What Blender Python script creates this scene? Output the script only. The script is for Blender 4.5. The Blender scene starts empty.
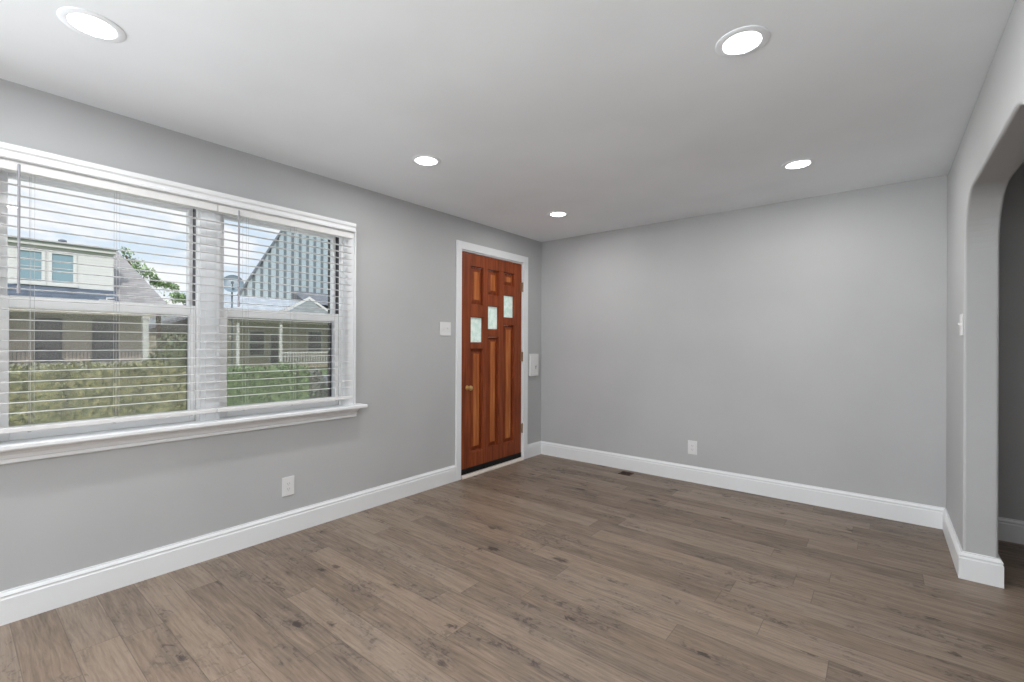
import bpy, bmesh, math, random
from mathutils import Vector, Matrix
R = math.radians
C = bpy.context.scene.collection
scene = bpy.context.scene

# ------------------------------------------------------------------ camera
# world: left (window) wall is x=0, far wall is y=0, floor z=0, metres
H = 2.44                      # ceiling
XR = 3.410                    # right wall face
YN = -7.6                     # wall behind the camera
cam_d = bpy.data.cameras.new('camera')
cam = bpy.data.objects.new('camera', cam_d); C.objects.link(cam)
cam.location = (3.0651, -4.3342, 1.26448)
ROLL = -0.003946
cam.rotation_mode = 'QUATERNION'
cam.rotation_quaternion = (Matrix.Rotation(0.679085, 4, 'Z') @ Matrix.Rotation(R(90), 4, 'X') @ Matrix.Rotation(-ROLL, 4, 'Z')).to_quaternion()
cam_d.sensor_width = 36; cam_d.lens = 458.657 / 1024 * 36
cam_d.shift_y = 2.9 / 1024
cam_d.clip_start = 0.02; cam_d.clip_end = 500
scene.camera = cam

# ------------------------------------------------------------------ view / exposure
scene.view_settings.view_transform = 'Standard'
scene.view_settings.look = 'None'
scene.view_settings.exposure = 0.26
scene.view_settings.gamma = 1.0
scene.view_settings.use_curve_mapping = False
scene.cycles.max_bounces = 12
scene.cycles.diffuse_bounces = 6
scene.cycles.transparent_max_bounces = 24
scene.cycles.sample_clamp_indirect = 6
scene.cycles.caustics_reflective = False
scene.cycles.caustics_refractive = False

LAMP_W = 6.8
REAR_W = 42.0
SIDE_W = 218.0
SKY_K = 1.12
SUN_W = 3.4

# ------------------------------------------------------------------ node helper
class NT:
    def __init__(s, tree):
        s.t = tree; s.n = tree.nodes; s.l = tree.links
    def node(s, kind, **kw):
        n = s.n.new(kind)
        for k, v in kw.items(): setattr(n, k, v)
        return n
    def put(s, sock, v):
        if isinstance(v, bpy.types.NodeSocket): s.l.new(v, sock)
        elif v is not None:
            if hasattr(sock.default_value, '__len__') and not hasattr(v, '__len__'): v = (v,) * len(sock.default_value)
            if hasattr(v, '__len__') and len(sock.default_value) == 4 and len(v) == 3: v = (*v, 1)
            sock.default_value = v
    def math(s, op, a, b=None, c=None, clamp=False):
        n = s.node('ShaderNodeMath', operation=op, use_clamp=clamp)
        for i, v in enumerate((a, b, c)): s.put(n.inputs[i], v)
        return n.outputs[0]
    def vec(s, x, y, z=0.0):
        n = s.node('ShaderNodeCombineXYZ')
        for i, v in enumerate((x, y, z)): s.put(n.inputs[i], v)
        return n.outputs[0]
    def sep(s, v):
        n = s.node('ShaderNodeSeparateXYZ'); s.l.new(v, n.inputs[0]); return n.outputs
    def obj(s): return s.node('ShaderNodeTexCoord').outputs['Object']
    def noise(s, v, scale, detail=3, rough=0.5, dist=0.0):
        n = s.node('ShaderNodeTexNoise')
        if v is not None: s.l.new(v, n.inputs['Vector'])
        s.put(n.inputs['Scale'], scale); s.put(n.inputs['Detail'], detail)
        s.put(n.inputs['Roughness'], rough); s.put(n.inputs['Distortion'], dist)
        return n.outputs[0]
    def white(s, v):
        n = s.node('ShaderNodeTexWhiteNoise', noise_dimensions='3D'); s.l.new(v, n.inputs['Vector']); return n.outputs
    def ramp(s, f, stops):
        n = s.node('ShaderNodeValToRGB'); e = n.color_ramp.elements
        while len(e) < len(stops): e.new(0.5)
        for q, (p, c) in zip(e, stops):
            q.position = p; q.color = (*c, 1) if len(c) == 3 else c
        s.l.new(f, n.inputs[0]); return n.outputs[0]
    def mix(s, f, a, b, mode='MIX'):
        n = s.node('ShaderNodeMix', data_type='RGBA', blend_type=mode)
        s.put(n.inputs[0], f); s.put(n.inputs[6], a); s.put(n.inputs[7], b); return n.outputs[2]
    def smooth(s, v, lo, hi, a=0.0, b=1.0):
        n = s.node('ShaderNodeMapRange', interpolation_type='SMOOTHSTEP')
        s.put(n.inputs[0], v)
        for i, x in enumerate((lo, hi, a, b)): s.put(n.inputs[i + 1], x)
        return n.outputs[0]
    def bump(s, h, strength=0.2, dist=0.005):
        n = s.node('ShaderNodeBump'); s.l.new(h, n.inputs['Height'])
        n.inputs['Strength'].default_value = strength; n.inputs['Distance'].default_value = dist
        return n.outputs[0]

def srgb(r, g, b):
    f = lambda c: (c / 255 / 12.92) if c / 255 <= 0.04045 else ((c / 255 + 0.055) / 1.055) ** 2.4
    return (f(r), f(g), f(b))

# ------------------------------------------------------------------ world
world = bpy.data.worlds.new('sky'); scene.world = world; world.use_nodes = True
w = NT(world.node_tree); w.n.clear()
dirv = w.node('ShaderNodeTexCoord').outputs['Generated']
x, y, z = w.sep(dirv)
zc = w.math('MAXIMUM', z, 0.03)
pl = w.vec(w.math('DIVIDE', x, w.math('ADD', zc, 0.25)), w.math('DIVIDE', y, w.math('ADD', zc, 0.25)), 0.0)
cl = w.noise(pl, 2.3, 6, 0.55, 0.3)
cloud = w.smooth(cl, 0.43, 0.58)
blue = w.ramp(z, [(0.0, srgb(226, 234, 242)), (0.25, srgb(204, 221, 238)), (1.0, srgb(176, 202, 232))])
skyc = w.mix(cloud, blue, srgb(243, 243, 246))
skyc = w.mix(w.math('LESS_THAN', z, 0.0), skyc, srgb(120, 122, 118))
strength = w.smooth(z, 0.42, 0.85, 0.88 * SKY_K, 3.6 * SKY_K)      # unseen upper sky raised to throw more light on the floor
bg = w.node('ShaderNodeBackground'); w.put(bg.inputs[0], skyc); w.put(bg.inputs[1], strength)
wo = w.node('ShaderNodeOutputWorld'); w.l.new(bg.outputs[0], wo.inputs[0])

sun_d = bpy.data.lights.new('sun', 'SUN'); sun_d.energy = SUN_W; sun_d.angle = R(3); sun_d.color = (1, .96, .9)
sun = bpy.data.objects.new('sun', sun_d); C.objects.link(sun)
sun.rotation_euler = Vector((-0.68, 0.35, -0.68)).to_track_quat('-Z', 'Y').to_euler()

# daylight lamps added in two made-up windows behind the camera, tipped up for the ceiling
def fill_light(name, loc, rot, sx, sy, watts):
    d = bpy.data.lights.new(name, 'AREA'); d.shape = 'RECTANGLE'; d.size = sx; d.size_y = sy; d.energy = watts; d.color = (0.955, 0.985, 1.0)
    o = bpy.data.objects.new(name, d); C.objects.link(o); o.location = loc; o.rotation_euler = rot
fill_light('rear_fill_light', (1.75, YN - .17, 1.45), (R(105), 0, 0), 2.1, 1.2, REAR_W)
fill_light('side_fill_light', (-.24, -6.45, 1.45), (R(97), 0, R(-90)), 1.9, 1.2, SIDE_W)

# ------------------------------------------------------------------ materials
def mat(name, col=(.8, .8, .8), rough=0.5, metal=0.0, spec=0.5):
    m = bpy.data.materials.new(name); m.use_nodes = True
    b = m.node_tree.nodes['Principled BSDF']
    b.inputs['Base Color'].default_value = (*col, 1); b.inputs['Roughness'].default_value = rough
    b.inputs['Metallic'].default_value = metal; b.inputs['Specular IOR Level'].default_value = spec
    return m, NT(m.node_tree), b

def paint(name, col, rough=0.6, var=0.03, bump=0.06, scale=90):
    m, n, b = mat(name, col, rough, spec=0.3)
    o = n.obj(); big = n.noise(o, 1.3, 3)
    c = n.mix(n.smooth(big, .3, .7), [v * (1 - var) for v in col], [min(1, v * (1 + var)) for v in col])
    n.l.new(c, b.inputs['Base Color'])
    n.l.new(n.bump(n.noise(o, scale, 3), bump, 0.003), b.inputs['Normal'])
    return m

M = {}
M['wall'] = paint('grey_wall_paint', srgb(180, 181, 182), 0.6)
M['ceiling'] = paint('white_ceiling_paint', srgb(240, 244, 248), 0.8)
M['trim'] = paint('white_trim_paint', srgb(228, 230, 232), 0.35, 0.01, 0.02)
M['plastic'] = paint('white_plastic', srgb(222, 222, 222), 0.35, 0.005, 0.0)
M['vinyl'] = paint('white_vinyl', srgb(240, 240, 240), 0.35, 0.01, 0.0)
M['slat'] = paint('white_slat', srgb(222, 222, 222), 0.5, 0.01, 0.02)
M['cord'] = paint('white_cord', srgb(176, 176, 178), 0.8, 0.02, 0.0)
M['wand'] = paint('grey_clear_wand', srgb(150, 150, 156), 0.25, 0.02, 0.0)
M['track'] = paint('dark_jamb_track', srgb(82, 82, 86), 0.6, 0.05, 0.0)
M['dark'] = paint('dark_slot', srgb(45, 45, 46), 0.6, 0.05, 0.0)
M['black'] = paint('black_rubber', srgb(14, 13, 13), 0.6, 0.05, 0.02)
M['threshold'] = paint('cream_threshold', srgb(214, 204, 196), 0.45, 0.03, 0.02)
M['brass'] = mat('polished_brass', srgb(222, 190, 130), 0.38, 1.0)[0]
M['hinge'] = mat('bronze_hinge', srgb(150, 120, 95), 0.4, 0.8)[0]
M['register'] = mat('brown_register_metal', srgb(88, 62, 44), 0.45, 0.5)[0]
M['reveal'] = paint('dark_brick_mould', srgb(70, 66, 62), 0.7, 0.1, 0.1)

def glass_mat():
    m = bpy.data.materials.new('window_glass'); m.use_nodes = True
    n = NT(m.node_tree); n.n.clear()
    fr = n.node('ShaderNodeFresnel'); fr.inputs[0].default_value = 1.45
    t = n.node('ShaderNodeBsdfTransparent'); t.inputs[0].default_value = (.97, .98, .98, 1)
    g = n.node('ShaderNodeBsdfGlossy'); g.inputs['Roughness'].default_value = 0.02
    mx = n.node('ShaderNodeMixShader')
    n.l.new(n.math('MULTIPLY', fr.outputs[0], 0.5), mx.inputs[0])
    n.l.new(t.outputs[0], mx.inputs[1]); n.l.new(g.outputs[0], mx.inputs[2])
    o = n.node('ShaderNodeOutputMaterial'); n.l.new(mx.outputs[0], o.inputs[0])
    return m
M['glass'] = glass_mat()
def screen_mat():
    m = bpy.data.materials.new('insect_screen_mesh'); m.use_nodes = True
    n = NT(m.node_tree); n.n.clear()
    t = n.node('ShaderNodeBsdfTransparent')
    d = n.node('ShaderNodeBsdfDiffuse'); d.inputs[0].default_value = (*srgb(165, 162, 157), 1)
    mx = n.node('ShaderNodeMixShader'); mx.inputs[0].default_value = 0.40
    n.l.new(t.outputs[0], mx.inputs[1]); n.l.new(d.outputs[0], mx.inputs[2])
    o = n.node('ShaderNodeOutputMaterial'); n.l.new(mx.outputs[0], o.inputs[0])
    return m
M['screen'] = screen_mat()
def frosted():
    m = bpy.data.materials.new('frosted_door_glass'); m.use_nodes = True
    n = NT(m.node_tree); n.n.clear()
    nz = n.noise(n.obj(), 25, 4)
    col = n.mix(n.smooth(nz, .35, .65), srgb(222, 234, 226), srgb(244, 248, 243))
    tr = n.node('ShaderNodeBsdfTranslucent'); n.l.new(col, tr.inputs[0])
    d = n.node('ShaderNodeBsdfDiffuse'); n.l.new(col, d.inputs[0])
    mx = n.node('ShaderNodeMixShader'); mx.inputs[0].default_value = 0.35
    n.l.new(tr.outputs[0], mx.inputs[1]); n.l.new(d.outputs[0], mx.inputs[2])
    o = n.node('ShaderNodeOutputMaterial'); n.l.new(mx.outputs[0], o.inputs[0])
    return m
M['frosted'] = frosted()
def lens():
    m = bpy.data.materials.new('lit_lamp_lens'); m.use_nodes = True
    b = m.node_tree.nodes['Principled BSDF']
    b.inputs['Base Color'].default_value = (.9, .9, .9, 1)
    b.inputs['Emission Color'].default_value = (1, 1, 1, 1); b.inputs['Emission Strength'].default_value = 6
    return m
M['lens'] = lens()

def wood(name, dark, mid, light, axis='Z', rough=0.5):
    m, n, b = mat(name, mid, rough, spec=0.25)
    o = n.obj(); x, y, z = n.sep(o)
    g = n.vec(n.math('MULTIPLY', x, 40), n.math('MULTIPLY', y, 40), n.math('MULTIPLY', z, 2.2))
    if axis == 'Y': g = n.vec(n.math('MULTIPLY', x, 40), n.math('MULTIPLY', y, 2.2), n.math('MULTIPLY', z, 40))
    a = n.noise(g, 1.0, 6, 0.6, 0.4)
    c = n.ramp(a, [(0.25, dark), (0.5, mid), (0.75, light)])
    n.l.new(c, b.inputs['Base Color'])
    n.l.new(n.bump(a, 0.08, 0.002), b.inputs['Normal'])
    return m
M['door'] = wood('reddish_brown_door_wood', srgb(94, 42, 21), srgb(130, 62, 32), srgb(154, 80, 43))
M['panel'] = wood('orange_brown_panel_wood', srgb(128, 64, 30), srgb(170, 96, 49), srgb(200, 130, 72))

def floor_mat():
    m, n, b = mat('grey_oak_planks', srgb(130, 112, 98), 0.42, spec=0.4)
    o = n.obj(); x, y, z = n.sep(o)
    PW, PL = 0.146, 1.22
    yr = n.math('DIVIDE', n.math('ADD', y, 2.393), PW)
    row = n.math('FLOOR', yr); fy = n.math('SUBTRACT', yr, row)
    ro = n.white(n.vec(row, 3.7, 1.0))[0]
    xr = n.math('ADD', n.math('DIVIDE', x, PL), n.math('MULTIPLY', ro, 7.0))
    colm = n.math('FLOOR', xr); fx = n.math('SUBTRACT', xr, colm)
    wn = n.white(n.vec(row, colm, 2.0)); rnd = wn[0]; rcol = wn[1]
    off = n.math('MULTIPLY', rnd, 37.0)
    # fine grain, stretched along the plank and warped
    wob = n.noise(n.vec(n.math('ADD', n.math('MULTIPLY', x, 3.0), off), n.math('MULTIPLY', y, 9.0), off), 1.0, 3, 0.5)
    yy = n.math('ADD', n.math('MULTIPLY', y, 1.0), n.math('MULTIPLY', n.math('SUBTRACT', wob, 0.5), 0.035))
    g1 = n.noise(n.vec(n.math('ADD', n.math('MULTIPLY', x, 5.0), off), n.math('MULTIPLY', yy, 85.0), off), 1.0, 5, 0.62)
    g2 = n.noise(n.vec(n.math('ADD', n.math('MULTIPLY', x, 2.0), off), n.math('MULTIPLY', yy, 22.0), off), 1.0, 4, 0.55)
    blot = n.noise(n.vec(n.math('ADD', n.math('MULTIPLY', x, 2.6), off), n.math('MULTIPLY', y, 7.0), off), 1.0, 3, 0.5, 0.6)
    # cathedral arches
    wv = n.math('SINE', n.math('ADD', n.math('MULTIPLY', g2, 46.0), n.math('MULTIPLY', yy, 60.0)))
    # knots with rings round them
    vo = n.node('ShaderNodeTexVoronoi', feature='F1')
    kv = n.vec(n.math('ADD', n.math('MULTIPLY', x, 3.4), off), n.math('ADD', n.math('MULTIPLY', y, 7.4), n.math('MULTIPLY', wob, .35)), off)
    n.l.new(kv, vo.inputs['Vector']); vo.inputs['Scale'].default_value = 1.0
    iso = n.noise(n.vec(n.math('ADD', n.math('MULTIPLY', x, 22.0), off), n.math('MULTIPLY', y, 34.0), off), 1.0, 4, 0.6, 1.2)
    vcol = n.sep(vo.outputs['Color'])
    vd = n.math('ADD', vo.outputs['Distance'], n.math('MULTIPLY', n.math('SUBTRACT', iso, .5), .34))
    keep = n.math('GREATER_THAN', vcol[0], 0.22)
    kr = n.math('ADD', 0.05, n.math('MULTIPLY', vcol[1], 0.13))
    knot = n.math('MULTIPLY', n.smooth(n.math('SUBTRACT', vd, kr), -0.07, 0.035, 1, 0), keep)
    halo = n.math('MULTIPLY', n.smooth(vd, 0.06, 0.45, 1, 0), keep)
    rings = n.math('MULTIPLY', n.math('SINE', n.math('MULTIPLY', vd, 52.0)), halo)
    pore = n.smooth(n.noise(n.vec(n.math('ADD', n.math('MULTIPLY', x, 11.0), off), n.math('MULTIPLY', yy, 170.0), off), 1.0, 2, 0.6), .60, .72)
    crack = n.smooth(n.noise(n.vec(n.math('ADD', n.math('MULTIPLY', x, 7.0), off), n.math('MULTIPLY', yy, 40.0), n.math('ADD', off, 9.0)), 1.0, 5, 0.7, 1.2), .60, .70)
    patch = n.smooth(n.noise(n.vec(n.math('ADD', n.math('MULTIPLY', x, 2.2), off), n.math('MULTIPLY', y, 6.0), n.math('ADD', off, 4.0)), 1.0, 3, 0.55, .5), .48, .66)
    mott = n.math('MULTIPLY', n.smooth(iso, .50, .64), patch)
    t = n.math('ADD', n.math('MULTIPLY', g1, 0.50), n.math('MULTIPLY', g2, 0.24))
    t = n.math('ADD', t, 0.15)
    t = n.math('ADD', t, n.math('MULTIPLY', wv, 0.025))
    t = n.math('ADD', t, n.math('MULTIPLY', n.math('SUBTRACT', blot, 0.5), 0.16))
    t = n.math('ADD', t, n.math('MULTIPLY', n.math('SUBTRACT', rnd, 0.5), 0.15))
    t = n.math('SUBTRACT', t, n.math('MULTIPLY', halo, 0.04))
    t = n.math('ADD', t, n.math('MULTIPLY', rings, 0.04))
    t = n.math('SUBTRACT', t, n.math('MULTIPLY', pore, 0.05))
    t = n.math('SUBTRACT', t, n.math('MULTIPLY', crack, 0.13))
    t = n.math('SUBTRACT', t, n.math('MULTIPLY', mott, 0.19))
    t = n.math('SUBTRACT', t, n.math('MULTIPLY', knot, 0.30))
    c = n.ramp(t, [(0.14, srgb(57, 49, 44)), (0.34, srgb(96, 84, 75)), (0.48, srgb(121, 106, 93)), (0.68, srgb(146, 130, 115))])
    c = n.mix(n.math('MULTIPLY', patch, 0.45), c, n.mix(1.0, c, srgb(236, 240, 248), 'MULTIPLY'))
    tint = n.mix(n.math('MULTIPLY', n.sep(rcol)[1], 0.25), (1, 1, 1), srgb(255, 240, 224), 'MIX')
    c = n.mix(1.0, c, tint, 'MULTIPLY')
    ey = n.math('MULTIPLY', n.math('MINIMUM', fy, n.math('SUBTRACT', 1.0, fy)), PW)
    ex = n.math('MULTIPLY', n.math('MINIMUM', fx, n.math('SUBTRACT', 1.0, fx)), PL)
    seam = n.smooth(n.math('MINIMUM', ex, ey), 0.0006, 0.0022, 1, 0)
    c = n.mix(n.math('MULTIPLY', seam, 0.55), c, srgb(58, 48, 42))
    n.l.new(c, b.inputs['Base Color'])
    n.l.new(n.smooth(t, .3, .7, 0.5, 0.36), b.inputs['Roughness'])
    hgt = n.math('SUBTRACT', n.math('MULTIPLY', g1, 0.3), seam)
    n.l.new(n.bump(hgt, 0.12, 0.002), b.inputs['Normal'])
    return m
M['floor'] = floor_mat()

# exterior
def boards(name, col, line, pitch=0.14, axis=2, rough=0.7, depth=0.35):
    m, n, b = mat(name, col, rough, spec=0.2)
    o = n.obj(); q = n.sep(o)[axis]
    f = n.math('FRACT', n.math('DIVIDE', q, pitch))
    e = n.math('LESS_THAN', f, 0.14)
    n.l.new(n.mix(n.math('MULTIPLY', e, depth), col, line), b.inputs['Base Color'])
    return m
def brick(name, c1, c2, mortar, bw=0.22, bh=0.07):
    m, n, b = mat(name, c1, 0.85, spec=0.1)
    o = n.obj(); x, y, z = n.sep(o)
    t = n.node('ShaderNodeTexBrick')
    n.l.new(n.vec(n.math('ADD', y, x), z, 0.0), t.inputs['Vector'])
    n.put(t.inputs['Color1'], c1); n.put(t.inputs['Color2'], c2); n.put(t.inputs['Mortar'], mortar)
    t.inputs['Scale'].default_value = 1; t.inputs['Brick Width'].default_value = bw; t.inputs['Row Height'].default_value = bh
    t.inputs['Mortar Size'].default_value = 0.008
    n.l.new(t.outputs[0], b.inputs['Base Color'])
    return m
def shingle(name, a, c, line):
    m, n, b = mat(name, a, 0.9, spec=0.1)
    o = n.obj(); x, y, z = n.sep(o)
    rowv = n.math('DIVIDE', z, 0.13); r = n.math('FLOOR', rowv); f = n.math('SUBTRACT', rowv, r)
    k = n.math('FLOOR', n.math('ADD', n.math('DIVIDE', n.math('ADD', y, n.math('MULTIPLY', x, .6)), 0.3), n.math('MULTIPLY', r, 0.37)))
    wv = n.white(n.vec(r, k, 0.0))[0]
    cc = n.mix(wv, a, c)
    n.l.new(n.mix(n.math('MULTIPLY', n.math('LESS_THAN', f, 0.18), 0.6), cc, line), b.inputs['Base Color'])
    return m
M['siding'] = boards('white_lap_siding', srgb(184, 182, 181), srgb(150, 150, 152))
M['tan_brick'] = brick('tan_brick', srgb(216, 198, 182), srgb(224, 208, 192), srgb(216, 208, 198))
M['tan_brick2'] = brick('pale_tan_brick', srgb(216, 202, 178), srgb(206, 192, 170), srgb(212, 204, 190))
M['ext_white'] = paint('exterior_white_trim', srgb(226, 224, 220), 0.6, 0.02, 0.0)
M['ext_beige'] = paint('exterior_beige_trim', srgb(206, 194, 176), 0.6, 0.02, 0.0)
M['shingle'] = shingle('grey_brown_shingles', srgb(108, 105, 104), srgb(128, 124, 122), srgb(84, 82, 82))
M['blue_shingle'] = shingle('slate_blue_shingles', srgb(66, 72, 82), srgb(80, 87, 97), srgb(52, 58, 66))
M['dark_shingle'] = shingle('dark_grey_shingles', srgb(84, 86, 90), srgb(98, 100, 104), srgb(66, 68, 72))
M['pale_shingle'] = shingle('pale_grey_shingles', srgb(124, 127, 130), srgb(140, 143, 146), srgb(104, 106, 110))
M['rib'] = paint('pale_blue_grey_roof_rib', srgb(134, 145, 151), 0.6, 0.04, 0.0)
M['rib_base'] = paint('slate_roof_base', srgb(90, 99, 105), 0.7, 0.05, 0.0)
M['gutter'] = paint('dark_gutter', srgb(92, 98, 104), 0.5, 0.03, 0.0)
M['iron'] = paint('dark_railing_iron', srgb(52, 56, 70), 0.5, 0.03, 0.0)
M['teal_pane'] = mat('blue_green_house_pane', srgb(112, 134, 144), 0.3)[0]
M['dark_pane'] = mat('dark_house_pane', srgb(96, 96, 104), 0.15)[0]
M['dish'] = paint('pale_dish_metal', srgb(92, 104, 112), 0.4, 0.02, 0.0)
M['bark'] = paint('brown_bark', srgb(90, 74, 60), 0.9, 0.2, 0.4, 20)
M['concrete'] = paint('pale_concrete', srgb(200, 197, 192), 0.85, 0.06, 0.2, 40)
M['asphalt'] = paint('grey_asphalt', srgb(110, 110, 112), 0.9, 0.06, 0.2, 40)
M['lawn'] = paint('green_lawn', srgb(96, 118, 62), 0.9, 0.15, 0.3, 30)
def leafmat(name, a, c):
    m, n, b = mat(name, a, 0.6, spec=0.25)
    v = n.noise(n.obj(), 16.0, 4)
    n.l.new(n.mix(n.smooth(v, .35, .65), a, c), b.inputs['Base Color'])
    return m
M['hedge'] = leafmat('olive_hedge_leaf', srgb(104, 112, 66), srgb(164, 160, 108))
M['hedge2'] = leafmat('green_hedge_leaf', srgb(92, 120, 68), srgb(136, 156, 102))
M['bushleaf'] = leafmat('dull_green_leaf', srgb(84, 98, 60), srgb(124, 130, 84))
M['greybush'] = leafmat('grey_green_leaf', srgb(120, 128, 112), srgb(158, 160, 146))
M['treeleaf'] = leafmat('tree_leaf', srgb(104, 130, 86), srgb(150, 170, 122))

# ------------------------------------------------------------------ mesh helpers
class MB:
    def __init__(s): s.bm = bmesh.new()
    def box(s, x0, x1, y0, y1, z0, z1, bev=0.0, seg=2):
        b = bmesh.new()
        bmesh.ops.create_cube(b, size=1)
        for v in b.verts:
            v.co = Vector(((x0 + x1) / 2 + v.co.x * (x1 - x0), (y0 + y1) / 2 + v.co.y * (y1 - y0), (z0 + z1) / 2 + v.co.z * (z1 - z0)))
        if bev: bmesh.ops.bevel(b, geom=b.edges[:], offset=bev, segments=seg, affect='EDGES', profile=0.6)
        s.add(b); return s
    def add(s, b):
        me = bpy.data.meshes.new('t'); b.to_mesh(me); b.free(); s.bm.from_mesh(me); bpy.data.meshes.remove(me)
    def prism(s, pts, axis, a, b_):
        """closed outline pts (2D) extruded along axis from a to b_; 2D coords are the other two axes in xyz order"""
        b = bmesh.new()
        def P(p, t):
            q = list(p); q.insert(axis, t); return q
        lo = [b.verts.new(P(p, a)) for p in pts]; hi = [b.verts.new(P(p, b_)) for p in pts]
        n = len(pts)
        b.faces.new(lo); b.faces.new(hi[::-1])
        for i in range(n): b.faces.new((lo[i], hi[i], hi[(i + 1) % n], lo[(i + 1) % n]))
        bmesh.ops.recalc_face_normals(b, faces=b.faces[:])
        s.add(b); return s
    def lathe(s, prof, origin, axis=2, n=32):
        """prof: (r, t) list along the axis"""
        b = bmesh.new(); rings = []
        for r, t in prof:
            ring = []
            for k in range(n):
                a = 2 * math.pi * k / n
                q = [r * math.cos(a), r * math.sin(a)]; q.insert(axis, t)
                ring.append(b.verts.new(Vector(q) + Vector(origin)))
            rings.append(ring)
        for p, q in zip(rings, rings[1:]):
            for k in range(n): b.faces.new((p[k], p[(k + 1) % n], q[(k + 1) % n], q[k]))
        for ring in (rings[0], rings[-1]):
            try: b.faces.new(ring)
            except ValueError: pass
        bmesh.ops.remove_doubles(b, verts=b.verts[:], dist=1e-6)
        bmesh.ops.recalc_face_normals(b, faces=b.faces[:])
        s.add(b); return s
    def tube(s, pts, r, n=8):
        pts = [Vector(p) for p in pts]
        b = bmesh.new(); rings = []
        for i, p in enumerate(pts):
            d = (pts[min(i + 1, len(pts) - 1)] - pts[max(i - 1, 0)]).normalized()
            u = d.orthogonal().normalized(); v = d.cross(u)
            rings.append([b.verts.new(p + r * (math.cos(2 * math.pi * k / n) * u + math.sin(2 * math.pi * k / n) * v)) for k in range(n)])
        for p, q in zip(rings, rings[1:]):
            for k in range(n): b.faces.new((p[k], p[(k + 1) % n], q[(k + 1) % n], q[k]))
        b.faces.new(rings[0]); b.faces.new(rings[-1])
        bmesh.ops.recalc_face_normals(b, faces=b.faces[:])
        s.add(b); return s
    def poly(s, faces):
        b = bmesh.new()
        for f in faces: b.faces.new([b.verts.new(p) for p in f])
        bmesh.ops.remove_doubles(b, verts=b.verts[:], dist=1e-5)
        bmesh.ops.recalc_face_normals(b, faces=b.faces[:])
        s.add(b); return s
    def build(s, name, material, parent=None, smooth=False, loc=None):
        me = bpy.data.meshes.new(name)
        if loc is not None: bmesh.ops.translate(s.bm, verts=s.bm.verts[:], vec=-Vector(loc))
        s.bm.to_mesh(me); s.bm.free()
        me.materials.append(material)
        if smooth:
            for p in me.polygons: p.use_smooth = True
            try: me.set_sharp_from_angle(angle=R(35))
            except Exception: pass
        o = bpy.data.objects.new(name, me); C.objects.link(o)
        if loc is not None: o.location = loc
        if parent is not None: o.parent = parent
        return o

def tag(o, label=None, cat=None, group=None, kind=None):
    if label: o['label'] = label
    if cat: o['category'] = cat
    if group: o['group'] = group
    if kind: o['kind'] = kind
    return o
def empty(name, loc=(0, 0, 0)):
    o = bpy.data.objects.new(name, None); o.empty_display_size = 0.1; C.objects.link(o); o.location = loc; return o
def struct(name, mb, m, label=None, cat=None, smooth=False):
    return tag(mb.build(name, m, smooth=smooth), label, cat, kind='structure')
def copy_tree(o, parent=None):
    c = o.copy(); C.objects.link(c)
    if parent is not None: c.parent = parent
    for ch in list(o.children): copy_tree(ch, c)
    return c

# ------------------------------------------------------------------ room shell
XE = 6.6            # far side of the room beyond the arch
WT = 0.135          # arch wall thickness
W1 = (-4.211, -3.402); W2 = (-3.316, -2.500)     # clear openings of the two windows
WZ0, WZ1 = 0.79, 2.10
DY0, DY1, DZ = -1.309, -0.348, 2.152              # door opening

struct('floor', MB().box(-0.02, XE, YN, 0.0, -0.12, 0.0), M['floor'], 'grey brown oak plank floor running under the whole room', 'floor')
struct('ceiling', MB().box(-0.25, XE + .1, YN - .15, 0.15, H, H + 0.15), M['ceiling'], 'flat white painted ceiling with round recessed lights', 'ceiling')

mb = MB()
T = -0.2
mb.box(T, 0, YN - .15, -7.45, 0, H); mb.box(T, 0, -5.45, W1[0], 0, H)
mb.box(T, 0, -7.45, -5.45, 0, .8); mb.box(T, 0, -7.45, -5.45, 2.1, H)
mb.box(T, 0, W1[0], W2[1], 0, WZ0); mb.box(T, 0, W1[0], W2[1], WZ1, H)
mb.box(T, 0, W1[1], W2[0], WZ0, WZ1)
mb.box(T, 0, W2[1], DY0, 0, H)
mb.box(T, 0, DY0, DY1, DZ, H)
mb.box(T, 0, DY1, 0.15, 0, H)
struct('wall_left', mb, M['wall'], 'grey painted wall holding the twin window and the wooden door', 'wall')
struct('wall_back', MB().box(0, XE + .1, 0, 0.15, 0, H), M['wall'], 'plain grey painted wall at the far end of the room', 'wall')
AY0, AY1, AR, AZ = -2.32, -0.845, 0.28, 2.064
pts = [(YN, 0), (AY0, 0)]
N = 14
for k in range(N + 1):
    a = math.pi - (math.pi / 2) * k / N
    pts.append((AY0 + AR + AR * math.cos(a), AZ - AR + AR * math.sin(a)))
for k in range(N + 1):
    a = math.pi / 2 - (math.pi / 2) * k / N
    pts.append((AY1 - AR + AR * math.cos(a), AZ - AR + AR * math.sin(a)))
pts += [(AY1, 0), (0, 0), (0, H), (YN, H)]
wr = struct('wall_right', MB().prism(pts, 0, XR, XR + WT), M['wall'], 'grey painted wall with a round cornered arched opening', 'wall')
bv = wr.modifiers.new('edge', 'BEVEL'); bv.width = 0.012; bv.segments = 3; bv.limit_method = 'ANGLE'; bv.angle_limit = R(50)
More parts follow.
